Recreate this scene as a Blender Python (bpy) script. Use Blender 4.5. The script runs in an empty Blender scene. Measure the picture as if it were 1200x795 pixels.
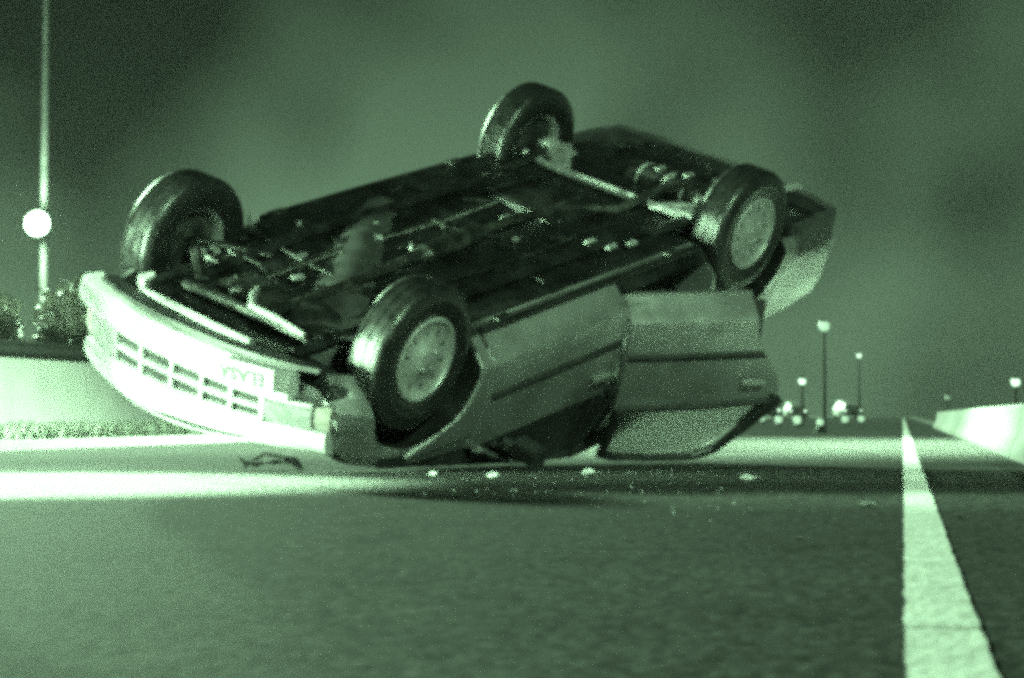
import bpy, bmesh, math, random
from math import sin, cos, pi, radians, sqrt, exp
from mathutils import Vector, Matrix, Euler, noise
random.seed(7)
scene = bpy.context.scene
COL = scene.collection

# ------------------------------------------------------------------ camera
CAM_H = 0.248
cam_d = bpy.data.cameras.new("camera"); cam = bpy.data.objects.new("camera", cam_d); COL.objects.link(cam)
cam_d.sensor_width = 36.0; cam_d.lens = 72.0; cam_d.clip_start = 0.05; cam_d.clip_end = 3000
cam.location = (0, 0, CAM_H); cam.rotation_euler = (radians(90 + 2.136), 0, 0)
cam_d.dof.use_dof = True; cam_d.dof.focus_distance = 9.3; cam_d.dof.aperture_fstop = 9.0
scene.camera = cam

# ------------------------------------------------------------------ exposure / renderer
vs = scene.view_settings
vs.view_transform = 'Standard'; vs.look = 'None'; vs.gamma = 1.0; vs.exposure = 1.0
try: vs.use_curve_mapping = False
except Exception: pass
cy = scene.cycles
cy.use_denoising = False
cy.max_bounces = 6; cy.diffuse_bounces = 3; cy.glossy_bounces = 3; cy.transmission_bounces = 6; cy.volume_bounces = 0
cy.sample_clamp_indirect = 4.0; cy.sample_clamp_direct = 8.0
cy.filter_width = 4.8

# ------------------------------------------------------------------ world: smoky night sky, seen through a green night-vision cast
GREEN = (0.56, 1.0, 0.585)
SUN_EL, SUN_AZ = radians(18), radians(-24)
world = bpy.data.worlds.new("World"); scene.world = world; world.use_nodes = True
nt = world.node_tree; nt.nodes.clear()
def wn(t, **k):
    n = nt.nodes.new(t)
    for a, b in k.items(): setattr(n, a, b)
    return n
wo = wn('ShaderNodeOutputWorld'); wb = wn('ShaderNodeBackground')
sk = wn('ShaderNodeTexSky', sky_type='NISHITA', sun_disc=False, sun_elevation=radians(3), sun_rotation=radians(40))
bw = wn('ShaderNodeRGBToBW'); nt.links.new(sk.outputs[0], bw.inputs[0])
tc = wn('ShaderNodeTexCoord')
mp = wn('ShaderNodeMapping'); mp.inputs['Scale'].default_value = (5.5, 5.5, 5.5); mp.inputs['Location'].default_value = (-0.4739, 0.4190, 4.8179)
nt.links.new(tc.outputs['Generated'], mp.inputs[0])
nz = wn('ShaderNodeTexNoise'); nz.inputs['Scale'].default_value = 1.0; nz.inputs['Detail'].default_value = 2.2; nz.inputs['Roughness'].default_value = 0.5
nt.links.new(mp.outputs[0], nz.inputs['Vector'])
nm = wn('ShaderNodeMapRange'); nm.inputs[1].default_value = 0.36; nm.inputs[2].default_value = 0.64; nm.inputs[3].default_value = 0.0; nm.inputs[4].default_value = 1.0
nt.links.new(nz.outputs[0], nm.inputs[0])
sep = wn('ShaderNodeSeparateXYZ'); nt.links.new(tc.outputs['Generated'], sep.inputs[0])
el = wn('ShaderNodeMapRange', interpolation_type='SMOOTHERSTEP'); el.inputs[1].default_value = -0.02; el.inputs[2].default_value = 0.34; el.inputs[3].default_value = 1.0; el.inputs[4].default_value = 0.14
nt.links.new(sep.outputs[2], el.inputs[0])
m1 = wn('ShaderNodeMath', operation='MULTIPLY'); nt.links.new(nm.outputs[0], m1.inputs[0]); nt.links.new(el.outputs[0], m1.inputs[1])
m2 = wn('ShaderNodeMath', operation='MULTIPLY_ADD'); nt.links.new(bw.outputs[0], m2.inputs[0]); m2.inputs[1].default_value = 0.03; nt.links.new(m1.outputs[0], m2.inputs[2])
mc = wn('ShaderNodeVectorMath', operation='SCALE'); mc.inputs[0].default_value = (0.54, 1.0, 0.575); nt.links.new(m2.outputs[0], mc.inputs['Scale'])
nt.links.new(mc.outputs[0], wb.inputs['Color']); wb.inputs['Strength'].default_value = 0.108
nt.links.new(wb.outputs[0], wo.inputs[0])

# ------------------------------------------------------------------ the one overhead key (soft, like high masts through smoke)
def sun_light():
    d = bpy.data.lights.new("sun", 'SUN'); d.energy = 5.0; d.angle = radians(2.5); d.color = GREEN
    o = bpy.data.objects.new("sun", d); COL.objects.link(o)
    dirv = Vector((sin(SUN_AZ) * cos(SUN_EL), cos(SUN_AZ) * cos(SUN_EL), sin(SUN_EL)))   # towards the light
    o.rotation_euler = dirv.to_track_quat('Z', 'Y').to_euler(); o.location = (0, 0, 20)
sun_light()
def spot(name, loc, target, power, size, blend, radius):
    d = bpy.data.lights.new(name, 'SPOT'); d.energy = power; d.color = GREEN; d.spot_size = radians(size); d.spot_blend = blend; d.shadow_soft_size = radius
    o = bpy.data.objects.new(name, d); COL.objects.link(o); o.location = loc
    o.rotation_euler = (Vector(loc) - Vector(target)).to_track_quat('Z', 'Y').to_euler()
    return o

# ------------------------------------------------------------------ material kit
def mat(name, color, rough=0.6, metal=0.0, var=0.25, scale=6.0, bump=0.0, bscale=60.0, coat=0.0, spec=0.5, dirt=None, dirt_lo=0.5, dirt_hi=0.7, dscale=3.0, rvar=0.15, scratch=0.0):
    m = bpy.data.materials.new(name); m.use_nodes = True
    t = m.node_tree; b = t.nodes['Principled BSDF']
    tc = t.nodes.new('ShaderNodeTexCoord')
    n = t.nodes.new('ShaderNodeTexNoise'); n.inputs['Scale'].default_value = scale; n.inputs['Detail'].default_value = 6
    t.links.new(tc.outputs['Object'], n.inputs['Vector'])
    r = t.nodes.new('ShaderNodeMapRange'); r.inputs[1].default_value = 0.3; r.inputs[2].default_value = 0.7; r.inputs[3].default_value = 1 - var; r.inputs[4].default_value = 1 + var
    t.links.new(n.outputs[0], r.inputs[0])
    v = t.nodes.new('ShaderNodeVectorMath'); v.operation = 'SCALE'; v.inputs[0].default_value = color
    t.links.new(r.outputs[0], v.inputs['Scale'])
    out = v.outputs[0]
    if dirt:
        n2 = t.nodes.new('ShaderNodeTexNoise'); n2.inputs['Scale'].default_value = dscale; n2.inputs['Detail'].default_value = 8; n2.inputs['Roughness'].default_value = 0.65
        t.links.new(tc.outputs['Object'], n2.inputs['Vector'])
        r2 = t.nodes.new('ShaderNodeMapRange'); r2.inputs[1].default_value = dirt_lo; r2.inputs[2].default_value = dirt_hi
        t.links.new(n2.outputs[0], r2.inputs[0])
        mx = t.nodes.new('ShaderNodeMix'); mx.data_type = 'RGBA'
        t.links.new(r2.outputs[0], mx.inputs[0]); t.links.new(out, mx.inputs[6]); mx.inputs[7].default_value = (*dirt, 1)
        out = mx.outputs[2]
    if scratch:
        for k, (sc3, lo) in enumerate((((1.2, 8, 55), .63), ((3.5, 40, 14), .66))):
            mpp = t.nodes.new('ShaderNodeMapping'); mpp.inputs['Scale'].default_value = sc3; mpp.inputs['Rotation'].default_value = (0.3 * k, .25 - .5 * k, .15); t.links.new(tc.outputs['Object'], mpp.inputs[0])
            n3 = t.nodes.new('ShaderNodeTexNoise'); n3.inputs['Scale'].default_value = 1.6; n3.inputs['Detail'].default_value = 5; t.links.new(mpp.outputs[0], n3.inputs['Vector'])
            r3 = t.nodes.new('ShaderNodeMapRange'); r3.inputs[1].default_value = lo; r3.inputs[2].default_value = lo + .06; r3.inputs[4].default_value = scratch; t.links.new(n3.outputs[0], r3.inputs[0])
            mx3 = t.nodes.new('ShaderNodeMix'); mx3.data_type = 'RGBA'; t.links.new(r3.outputs[0], mx3.inputs[0]); t.links.new(out, mx3.inputs[6]); mx3.inputs[7].default_value = (.10, .10, .095, 1) if k == 0 else (.7, .7, .7, 1); out = mx3.outputs[2]
    t.links.new(out, b.inputs['Base Color'])
    b.inputs['Metallic'].default_value = metal
    b.inputs['Specular IOR Level'].default_value = spec
    rr = t.nodes.new('ShaderNodeMapRange'); rr.inputs[1].default_value = 0.3; rr.inputs[2].default_value = 0.7
    rr.inputs[3].default_value = max(0.03, rough - rvar); rr.inputs[4].default_value = min(1.0, rough + rvar)
    t.links.new(n.outputs[0], rr.inputs[0]); t.links.new(rr.outputs[0], b.inputs['Roughness'])
    if coat: b.inputs['Coat Weight'].default_value = coat; b.inputs['Coat Roughness'].default_value = 0.12
    if bump:
        nb = t.nodes.new('ShaderNodeTexNoise'); nb.inputs['Scale'].default_value = bscale; nb.inputs['Detail'].default_value = 4
        t.links.new(tc.outputs['Object'], nb.inputs['Vector'])
        bp = t.nodes.new('ShaderNodeBump'); bp.inputs['Strength'].default_value = bump; bp.inputs['Distance'].default_value = 0.02
        t.links.new(nb.outputs[0], bp.inputs['Height']); t.links.new(bp.outputs[0], b.inputs['Normal'])
    return m
def emit(name, color, strength):
    m = bpy.data.materials.new(name); m.use_nodes = True
    b = m.node_tree.nodes['Principled BSDF']
    b.inputs['Base Color'].default_value = (0.6, 0.6, 0.6, 1); b.inputs['Emission Color'].default_value = (*color, 1); b.inputs['Emission Strength'].default_value = strength
    return m
def glass_mat(name, tint=(0.8, 0.85, 0.8), rough=0.05):
    m = bpy.data.materials.new(name); m.use_nodes = True
    b = m.node_tree.nodes['Principled BSDF']
    b.inputs['Base Color'].default_value = (*tint, 1); b.inputs['Roughness'].default_value = rough; b.inputs['Transmission Weight'].default_value = 1.0; b.inputs['IOR'].default_value = 1.45
    return m

M = {}
M['paint'] = mat('silver_paint', (0.54, 0.54, 0.54), 0.40, 0.85, 0.06, 4, coat=0.4, dirt=(0.16, 0.16, 0.15), dirt_lo=0.56, dirt_hi=0.85, dscale=2.6, rvar=0.08, scratch=.6)
M['bumper'] = mat('bumper_paint', (0.46, 0.46, 0.46), 0.42, 0.0, 0.08, 5, dirt=(0.2, 0.2, 0.19), dirt_lo=0.6, dirt_hi=0.9, dscale=5, scratch=.5)
M['under'] = mat('underseal_black', (0.008, 0.008, 0.008), 0.38, 0.0, 0.6, 7, bump=0.35, bscale=45, dirt=(0.024, 0.024, 0.023), dirt_lo=0.52, dirt_hi=0.75, dscale=4, rvar=0.2)
M['grease'] = mat('greasy_cast_iron', (0.020, 0.020, 0.0195), 0.34, 0.3, 0.5, 12, bump=0.3, bscale=60, dirt=(0.10, 0.10, 0.095), dirt_lo=0.5, dirt_hi=0.75, dscale=8, rvar=0.2)
M['steel'] = mat('bare_steel', (0.55, 0.55, 0.54), 0.34, 0.75, 0.25, 14, bump=0.1, bscale=50, dirt=(0.12, 0.11, 0.1), dirt_lo=0.5, dirt_hi=0.72, dscale=9)
M['alum'] = mat('aluminium', (0.62, 0.62, 0.62), 0.34, 0.55, 0.15, 18, dirt=(0.15, 0.15, 0.14), dirt_lo=0.55, dirt_hi=0.8, dscale=14)
M['hub'] = mat('hubcap_silver', (0.40, 0.40, 0.40), 0.42, 0.4, 0.12, 12, dirt=(0.12, 0.12, 0.11), dirt_lo=0.5, dirt_hi=0.8, dscale=10)
M['rubber'] = mat('tyre_rubber', (0.010, 0.010, 0.010), 0.33, 0.0, 0.3, 20, bump=0.1, bscale=120, spec=0.7, dirt=(0.018, 0.018, 0.017), dirt_lo=0.5, dirt_hi=0.8, dscale=7, rvar=0.12)
M['black'] = mat('black_plastic', (0.018, 0.018, 0.018), 0.5, 0.0, 0.3, 10)
M['grey_plastic'] = mat('grey_plastic', (0.05, 0.05, 0.05), 0.55, 0.0, 0.3, 10)
M['interior'] = mat('dark_interior_fabric', (0.03, 0.03, 0.03), 0.9, 0.0, 0.3, 30, bump=0.2, bscale=150)
M['void'] = mat('grille_dark', (0.012, 0.012, 0.012), 0.8, 0.0, 0.2, 10)
M['lens'] = mat('lamp_lens', (0.12, 0.12, 0.12), 0.15, 0.0, 0.3, 25, coat=0.8, bump=0.2, bscale=90)
M['amber'] = mat('indicator_lens', (0.16, 0.15, 0.14), 0.2, 0.0, 0.2, 25, coat=0.6)
M['red'] = mat('tail_lens', (0.22, 0.20, 0.20), 0.2, 0.0, 0.2, 25, coat=0.6)
M['plate'] = mat('plate_white', (0.80, 0.80, 0.80), 0.4, 0.0, 0.05, 10)
M['ink'] = mat('plate_ink', (0.03, 0.03, 0.03), 0.5, 0.0, 0.1, 10)
M['glass'] = glass_mat('window_glass', (0.75, 0.8, 0.76), 0.06)
M['cabin_dark'] = mat('cabin_dark_pane', (0.02, 0.02, 0.02), 0.3, 0.0, 0.4, 30, bump=0.3, bscale=40)  # opaque near-black, the cabin's shade put into the colour
M['dirty_glass'] = glass_mat('dirty_glass', (0.62, 0.63, 0.62), 0.2)
M['shard'] = mat('crazed_glass', (0.75, 0.75, 0.75), 0.2, 0.0, 0.2, 40, coat=0.5)
M['concrete'] = mat('pale_concrete', (0.48, 0.48, 0.47), 0.85, 0.0, 0.15, 1.5, bump=0.25, bscale=25, dirt=(0.3, 0.3, 0.29), dirt_lo=0.52, dirt_hi=0.85, dscale=0.9)
M['galv'] = mat('galvanised', (0.13, 0.13, 0.13), 0.5, 0.4, 0.15, 4)
M['barrier'] = mat('weathered_barrier', (0.17, 0.17, 0.165), 0.85, 0.0, 0.25, 2.5, bump=0.3, bscale=25, dirt=(0.10, 0.10, 0.095), dirt_lo=0.5, dirt_hi=0.75, dscale=1.6)
M['dark_rail'] = mat('dark_painted_rail', (0.04, 0.04, 0.04), 0.5, 0.1, 0.2, 4)
M['lamp'] = emit('lamp_face', (0.60, 1.0, 0.64), 3)
M['lamp_far'] = emit('lamp_face_far', (0.62, 1.0, 0.66), 1.0)
M['lamp_dim'] = emit('lamp_face_dim', (0.55, 1.0, 0.6), 0.22)

M['lamp_mid'] = emit('lamp_face_mid', (0.55, 1.0, 0.6), 0.42)
# asphalt: aggregate speckle with real relief, worn wheel tracks and patches
def asphalt():
    m = bpy.data.materials.new('asphalt'); m.use_nodes = True; t = m.node_tree; b = t.nodes['Principled BSDF']
    tc = t.nodes.new('ShaderNodeTexCoord')
    def nse(s, d, ro=0.6):
        n = t.nodes.new('ShaderNodeTexNoise'); n.inputs['Scale'].default_value = s; n.inputs['Detail'].default_value = d; n.inputs['Roughness'].default_value = ro
        t.links.new(tc.outputs['Object'], n.inputs['Vector']); return n
    vo = t.nodes.new('ShaderNodeTexVoronoi'); vo.inputs['Scale'].default_value = 55; t.links.new(tc.outputs['Object'], vo.inputs['Vector'])
    fine = nse(50, 4, 0.8); big = nse(0.9, 5)
    r1 = t.nodes.new('ShaderNodeMapRange'); r1.inputs[1].default_value = 0.32; r1.inputs[2].default_value = 0.70; r1.inputs[3].default_value = 0.05; r1.inputs[4].default_value = 2.3; t.links.new(fine.outputs[0], r1.inputs[0])
    sx = t.nodes.new('ShaderNodeSeparateColor'); t.links.new(vo.outputs['Color'], sx.inputs[0])
    r2 = t.nodes.new('ShaderNodeMapRange'); r2.inputs[3].default_value = 0.35; r2.inputs[4].default_value = 1.8; t.links.new(sx.outputs[0], r2.inputs[0])
    r3 = t.nodes.new('ShaderNodeMapRange'); r3.inputs[1].default_value = 0.3; r3.inputs[2].default_value = 0.7; r3.inputs[3].default_value = 0.8; r3.inputs[4].default_value = 1.2; t.links.new(big.outputs[0], r3.inputs[0])
    a = t.nodes.new('ShaderNodeMath'); a.operation = 'MULTIPLY'; t.links.new(r1.outputs[0], a.inputs[0]); t.links.new(r2.outputs[0], a.inputs[1])
    c = t.nodes.new('ShaderNodeMath'); c.operation = 'MULTIPLY'; t.links.new(a.outputs[0], c.inputs[0]); t.links.new(r3.outputs[0], c.inputs[1])
    wp = nse(1.3, 4); wadd = t.nodes.new('ShaderNodeVectorMath'); wadd.operation = 'MULTIPLY_ADD'; t.links.new(wp.outputs['Color'], wadd.inputs[0]); wadd.inputs[1].default_value = (.9, .9, .9); t.links.new(tc.outputs['Object'], wadd.inputs[2])
    cr = t.nodes.new('ShaderNodeTexVoronoi'); cr.feature = 'DISTANCE_TO_EDGE'; cr.inputs['Scale'].default_value = 0.42; t.links.new(wadd.outputs[0], cr.inputs['Vector'])
    rc = t.nodes.new('ShaderNodeMapRange'); rc.inputs[1].default_value = 0.002; rc.inputs[2].default_value = 0.009; rc.inputs[3].default_value = 0.35; rc.inputs[4].default_value = 1.0; t.links.new(cr.outputs['Distance'], rc.inputs[0])
    sn = nse(2.2, 6, .65); rs = t.nodes.new('ShaderNodeMapRange'); rs.inputs[1].default_value = 0.56; rs.inputs[2].default_value = 0.70; rs.inputs[3].default_value = 1.0; rs.inputs[4].default_value = 0.55; t.links.new(sn.outputs[0], rs.inputs[0])
    c2 = t.nodes.new('ShaderNodeMath'); c2.operation = 'MULTIPLY'; t.links.new(c.outputs[0], c2.inputs[0]); t.links.new(rc.outputs[0], c2.inputs[1])
    c3 = t.nodes.new('ShaderNodeMath'); c3.operation = 'MULTIPLY'; t.links.new(c2.outputs[0], c3.inputs[0]); t.links.new(rs.outputs[0], c3.inputs[1]); c = c3
    v = t.nodes.new('ShaderNodeVectorMath'); v.operation = 'SCALE'; v.inputs[0].default_value = (0.040, 0.040, 0.039); t.links.new(c.outputs[0], v.inputs['Scale'])
    t.links.new(v.outputs[0], b.inputs['Base Color'])
    b.inputs['Roughness'].default_value = 0.85; b.inputs['Specular IOR Level'].default_value = 0.015
    h = t.nodes.new('ShaderNodeMath'); h.operation = 'MULTIPLY_ADD'; t.links.new(vo.outputs['Distance'], h.inputs[0]); h.inputs[1].default_value = -0.6; t.links.new(fine.outputs[0], h.inputs[2])
    bp = t.nodes.new('ShaderNodeBump'); bp.inputs['Strength'].default_value = 0.5; bp.inputs['Distance'].default_value = 0.006
    t.links.new(h.outputs[0], bp.inputs['Height']); t.links.new(bp.outputs[0], b.inputs['Normal'])
    return m
M['asphalt'] = asphalt()
M['line'] = mat('road_paint', (0.84, 0.84, 0.83), 0.6, 0.0, 0.10, 9, bump=0.35, bscale=60, dirt=(0.16, 0.16, 0.155), dirt_lo=0.56, dirt_hi=0.72, dscale=30)
M['grass'] = mat('verge_grass', (0.05, 0.055, 0.045), 0.8, 0.0, 0.5, 3)
M['soil'] = mat('verge_soil', (0.05, 0.05, 0.045), 0.95, 0.0, 0.5, 3, bump=0.5, bscale=12)
M['leaf'] = mat('shrub_leaf', (0.14, 0.14, 0.12), 0.6, 0.0, 0.5, 3)
M['bark'] = mat('shrub_bark', (0.06, 0.06, 0.055), 0.9, 0.0, 0.3, 6)
M['far_white'] = mat('far_white_paint', (0.55, 0.55, 0.55), 0.45, 0.0, 0.1, 1)

# ------------------------------------------------------------------ mesh kit
def tagobj(o, label=None, cat=None, group=None, kind=None):
    if label: o['label'] = label
    if cat: o['category'] = cat
    if group: o['group'] = group
    if kind: o['kind'] = kind
    return o
def empty(name, loc=(0, 0, 0), rot=(0, 0, 0)):
    o = bpy.data.objects.new(name, None); COL.objects.link(o); o.location = loc; o.rotation_euler = rot; o.empty_display_size = 0.2
    return o
def raw(name, V, F, m, parent=None, smooth=35):
    me = bpy.data.meshes.new(name); me.from_pydata([tuple(v) for v in V], [], F); me.validate()
    bm = bmesh.new(); bm.from_mesh(me); bmesh.ops.recalc_face_normals(bm, faces=bm.faces); bm.to_mesh(me); bm.free()
    if smooth:
        me.polygons.foreach_set('use_smooth', [True] * len(me.polygons)); me.set_sharp_from_angle(angle=radians(smooth))
    me.materials.append(M[m] if isinstance(m, str) else m)
    o = bpy.data.objects.new(name, me); COL.objects.link(o)
    if parent: o.parent = parent
    return o
class G:                                   # geometry collector
    def __init__(s): s.V = []; s.F = []
    def add(s, V, F, mtx=None):
        b = len(s.V); s.V += [(mtx @ Vector(v)) if mtx else Vector(v) for v in V]; s.F += [tuple(i + b for i in f) for f in F]; return s
    def box(s, c, d, bev=0.0, mtx=None, seg=2):
        bm = bmesh.new(); bmesh.ops.create_cube(bm, size=1.0)
        for v in bm.verts: v.co = Vector((v.co.x * d[0], v.co.y * d[1], v.co.z * d[2]))
        if bev: bmesh.ops.bevel(bm, geom=bm.edges[:], offset=bev, segments=seg, affect='EDGES', profile=0.5)
        bm.verts.index_update()
        T = Matrix.Translation(c); T = (mtx @ T) if mtx else T
        s.add([v.co.copy() for v in bm.verts], [[v.index for v in f.verts] for f in bm.faces], T); bm.free(); return s
    def tube(s, pts, r, n=10, cap=True, sy=1.0):
        pts = [Vector(p) for p in pts]; rs = r if isinstance(r, (list, tuple)) else [r] * len(pts)
        V = []; F = []; ref = None
        for i, p in enumerate(pts):
            d = (pts[min(i + 1, len(pts) - 1)] - pts[max(i - 1, 0)]).normalized()
            if ref is None:
                ref = Vector((0, 0, 1)) if abs(d.z) < 0.9 else Vector((1, 0, 0))
            a = (ref - d * ref.dot(d)).normalized(); ref = a; b2 = d.cross(a)
            for k in range(n):
                q = 2 * pi * k / n; V.append(p + (a * cos(q) * sy + b2 * sin(q)) * rs[i])
        for i in range(len(pts) - 1):
            for k in range(n): F.append((i * n + k, i * n + (k + 1) % n, (i + 1) * n + (k + 1) % n, (i + 1) * n + k))
        if cap: F.append(tuple(range(n))[::-1]); F.append(tuple(range((len(pts) - 1) * n, len(pts) * n)))
        return s.add(V, F)
    def lathe(s, prof, n=40, mtx=None, close=False):   # prof (radius, axial) about local Y
        V = []; F = []; m = len(prof)
        for k in range(n):
            q = 2 * pi * k / n
            for r, a in prof: V.append(Vector((r * cos(q), a, r * sin(q))))
        for k in range(n):
            for i in range(m - 1 + (1 if close else 0)):
                j = (i + 1) % m; k2 = (k + 1) % n
                F.append((k * m + i, k * m + j, k2 * m + j, k2 * m + i))
        return s.add(V, F, mtx)
    def grid(s, fn, us, vs, depth=None):  # fn(u,v)->Vector ; depth vector/func gives thickness with skirts
        nu, nv = len(us), len(vs); V = [Vector(fn(u, v)) for u in us for v in vs]; F = []
        for i in range(nu - 1):
            for j in range(nv - 1): F.append((i * nv + j, (i + 1) * nv + j, (i + 1) * nv + j + 1, i * nv + j + 1))
        if depth is not None:
            n0 = len(V); D = Vector(depth); V += [v + D for v in V]
            for i in range(nu - 1):
                for j in range(nv - 1): F.append((n0 + i * nv + j, n0 + i * nv + j + 1, n0 + (i + 1) * nv + j + 1, n0 + (i + 1) * nv + j))
            loop = [i * nv for i in range(nu)] + [(nu - 1) * nv + j for j in range(1, nv)] + [i * nv + nv - 1 for i in range(nu - 2, -1, -1)] + [j for j in range(nv - 2, 0, -1)]
            for a in range(len(loop)):
                p, q = loop[a], loop[(a + 1) % len(loop)]; F.append((p, q, n0 + q, n0 + p))
        return s.add(V, F)
    def build(s, name, m, parent=None, smooth=35): return raw(name, s.V, s.F, m, parent, smooth)
def lin(a, b, n): return [a + (b - a) * i / (n - 1) for i in range(n)]
def table(x, T):
    if x >= T[0][0]: return T[0][1]
    for (a, va), (b, vb) in zip(T, T[1:]):
        if x >= b: return va + (vb - va) * (x - a) / (b - a)
    return T[-1][1]
def sm(x): x = max(0, min(1, x)); return x * x * (3 - 2 * x)

# ------------------------------------------------------------------ setting
RA = radians(10.8); RD = Vector((sin(RA), cos(RA), 0)); RN = Vector((cos(RA), -sin(RA), 0))   # road direction and its right-hand normal
def rp(along, right, z=0.0): return RD * along + RN * right + Vector((0, 0, z))
def strip(name, a0, a1, r0, r1, z, m, na=2, nr=2):
    g = G(); g.grid(lambda u, v: rp(u, v, z), lin(a0, a1, na), lin(r0, r1, nr)); return g.build(name, m, smooth=0)
tagobj(strip('ground', -60, 500, -280, 280, -0.03, 'soil'), kind='structure')
LEFT_EDGE = -6.10
tagobj(strip('road', -30, 490, LEFT_EDGE, 0.72, 0.0, 'asphalt'), kind='structure')
tagobj(strip('far_carriageway', -30, 490, 1.45, 9.0, -0.01, 'asphalt'), kind='structure')
# the white edge line: two painted lengths with a joint between
D0 = CAM_H * 2400 / 308; P0 = Vector((512 / 2400 * D0, D0, 0)); L_R = P0.dot(RN); LW = 105 / 2400 * D0
def line_piece(a0, a1):
    g = G()
    g.grid(lambda u, v: rp(u, L_R + v * LW + 0.003 * noise.noise(Vector((u * 9, v * 3, 2))) + 0.0025 * noise.noise(Vector((u * 60, v * 3, 5))), 0.004), lin(a0, a1, 400 if a1 < 10 else 60), (-0.5, 0.5))
    return g.build('painted_line_segment', 'line', smooth=0)
JO = rp(0, L_R).dot(RD) + 2.42
el_ = empty('edge_line', rp(5, L_R, 0.004)); el_.location = (0, 0, 0)
for a0, a1 in ((0.5, JO - 0.008), (JO + 0.008, 9.0), (9.003, 60), (60.01, 300)):
    line_piece(a0, a1).parent = el_
tagobj(el_, kind='structure')

# left verge with grass, low wall, rail and shrubs
verge = tagobj(strip('verge', -30, 490, -60, LEFT_EDGE, 0.004, 'soil'), kind='structure')
g = G(); g.grid(lambda u, v: rp(u, LEFT_EDGE + v, 0.10 if 0 else 0.07), lin(4, 200, 40), (-0.16, 0.0), depth=(0, 0, -0.1)); tagobj(g.build('kerb', 'concrete', smooth=0), kind='structure')
def blades(rng, n, h0, h1):
    V = []; F = []
    for _ in range(n):
        a, r = rng()
        p = rp(a, r, 0.0); h = random.uniform(h0, h1); w = random.uniform(.008, .02); q = random.uniform(0, 2 * pi); ln = random.uniform(0, .5) * h; lq = random.uniform(0, 2 * pi)
        d = Vector((cos(q), sin(q), 0)) * w; tip = p + Vector((cos(lq) * ln, sin(lq) * ln, h)); mid = p + Vector((cos(lq) * ln * .35, sin(lq) * ln * .35, h * .6))
        b = len(V); V += [p - d, p + d, mid + d * .7, mid - d * .7, tip]; F += [(b, b + 1, b + 2, b + 3), (b + 3, b + 2, b + 4)]
    return V, F
def rg():
    a = random.uniform(8, 26); return a, random.uniform(LEFT_EDGE - 2.6, LEFT_EDGE - .2)
V, F = blades(rg, 9000, .06, .22)
tagobj(raw('grass', V, F, 'grass', smooth=0), 'dark tufted grass along the left verge behind the car', 'grass', kind='stuff')

WALL_R = LEFT_EDGE - 2.9
w_ = empty('concrete_wall', (0, 0, 0))
def prof_sweep(prof, a0, a1, r, na=2):
    g = G(); n = len(prof)
    V = []; F = []
    for a in lin(a0, a1, na):
        for (dr, z) in prof: V.append(rp(a, r + dr, z))
    for i in range(na - 1):
        for k in range(n): F.append((i * n + k, i * n + (k + 1) % n, (i + 1) * n + (k + 1) % n, (i + 1) * n + k))
    F.append(tuple(range(n))); F.append(tuple(range((na - 1) * n, na * n))); return g.add(V, F)
jersey = [(0.0, 0), (0.0, .08), (-.10, .28), (-.14, .82), (-.16, .85), (-.30, .85), (-.32, .82), (-.36, .28), (-.46, .08), (-.46, 0)]
for i in range(5):
    prof_sweep(jersey, 10 + i * 4.0, 10 + i * 4.0 + 3.97, WALL_R).build('wall_panel', 'concrete', w_)
tagobj(w_, 'pale low concrete wall on the left verge, lit almost white beside the car nose', 'wall')
r_ = empty('guard_rail', (0, 0, 0))
gb = G(); wprof = [(0, 0), (.03, .03), (0, .07), (.03, .11), (.03, .14), (0, .18), (.03, .21), (.02, .21), (-.01, .18), (.02, .14), (.02, .11), (-.01, .07), (.02, .03), (-.01, 0)]
prof_sweep([(a, z + .90) for a, z in wprof], 9, 34, WALL_R - 1.0).build('rail_beam', 'dark_rail', r_)
for i in range(9):
    p = rp(10 + i * 2.9, WALL_R - 1.06); gg = G(); gg.box((p.x, p.y, .55), (.07, .1, 1.1), .008); gg.build('post', 'dark_rail', r_)
tagobj(r_, 'dark steel guard rail on posts behind the pale concrete wall', 'guard rail')

def shrub(along, right, h, w, label, seed):
    random.seed(seed); p = rp(along, right)
    root = empty('shrub', p)
    g = G()
    for k in range(7):
        q = random.uniform(0, 2 * pi); sp = random.uniform(.1, .5) * w
        g.tube([(0, 0, 0), (cos(q) * sp * .4, sin(q) * sp * .4, h * .4), (cos(q) * sp, sin(q) * sp, h * random.uniform(.7, .95))], [.04, .025, .008], 6)
    g.build('trunk', 'bark', root)
    V = []; F = []
    for c in range(130):
        cq = random.uniform(0, 2 * pi); cr = sqrt(random.random()) * w * .5; cz = h * random.uniform(.25, .95); cr *= 1 - .5 * (cz / h) ** 2
        cc = Vector((cos(cq) * cr, sin(cq) * cr, cz))
        for l in range(26):
            o = Vector((random.gauss(0, .09), random.gauss(0, .09), random.gauss(0, .08))) * (h / 2)
            a = Vector((random.gauss(0, 1), random.gauss(0, 1), random.gauss(0, .6))).normalized() * random.uniform(.05, .11); b_ = a.cross(Vector((random.gauss(0, 1), random.gauss(0, 1), random.gauss(0, 1)))).normalized() * .04
            i0 = len(V); q0 = cc + o; V += [q0 - a, q0 + b_, q0 + a, q0 - b_]; F.append((i0, i0 + 1, i0 + 2, i0 + 3))
    raw('crown', V, F, 'leaf', root, 0)
    tagobj(root, label, 'shrub', 'shrubs behind the guard rail')
for k, (a, r, h, w, lb) in enumerate([
    (28, -13.3, 2.0, 1.7, 'leafy shrub at the left edge of the picture, left of the tall lamp mast'),
    (28.5, -11.9, 2.2, 1.8, 'leafy shrub right below the tall lamp mast'),
    (29, -10.5, 1.9, 1.7, 'leafy shrub between the lamp mast and the car bumper'),
    (29.5, -9.1, 2.2, 1.8, 'leafy shrub rising behind the upturned front far wheel')]):
    shrub(a, r, h, w, lb, 20 + k)
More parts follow.
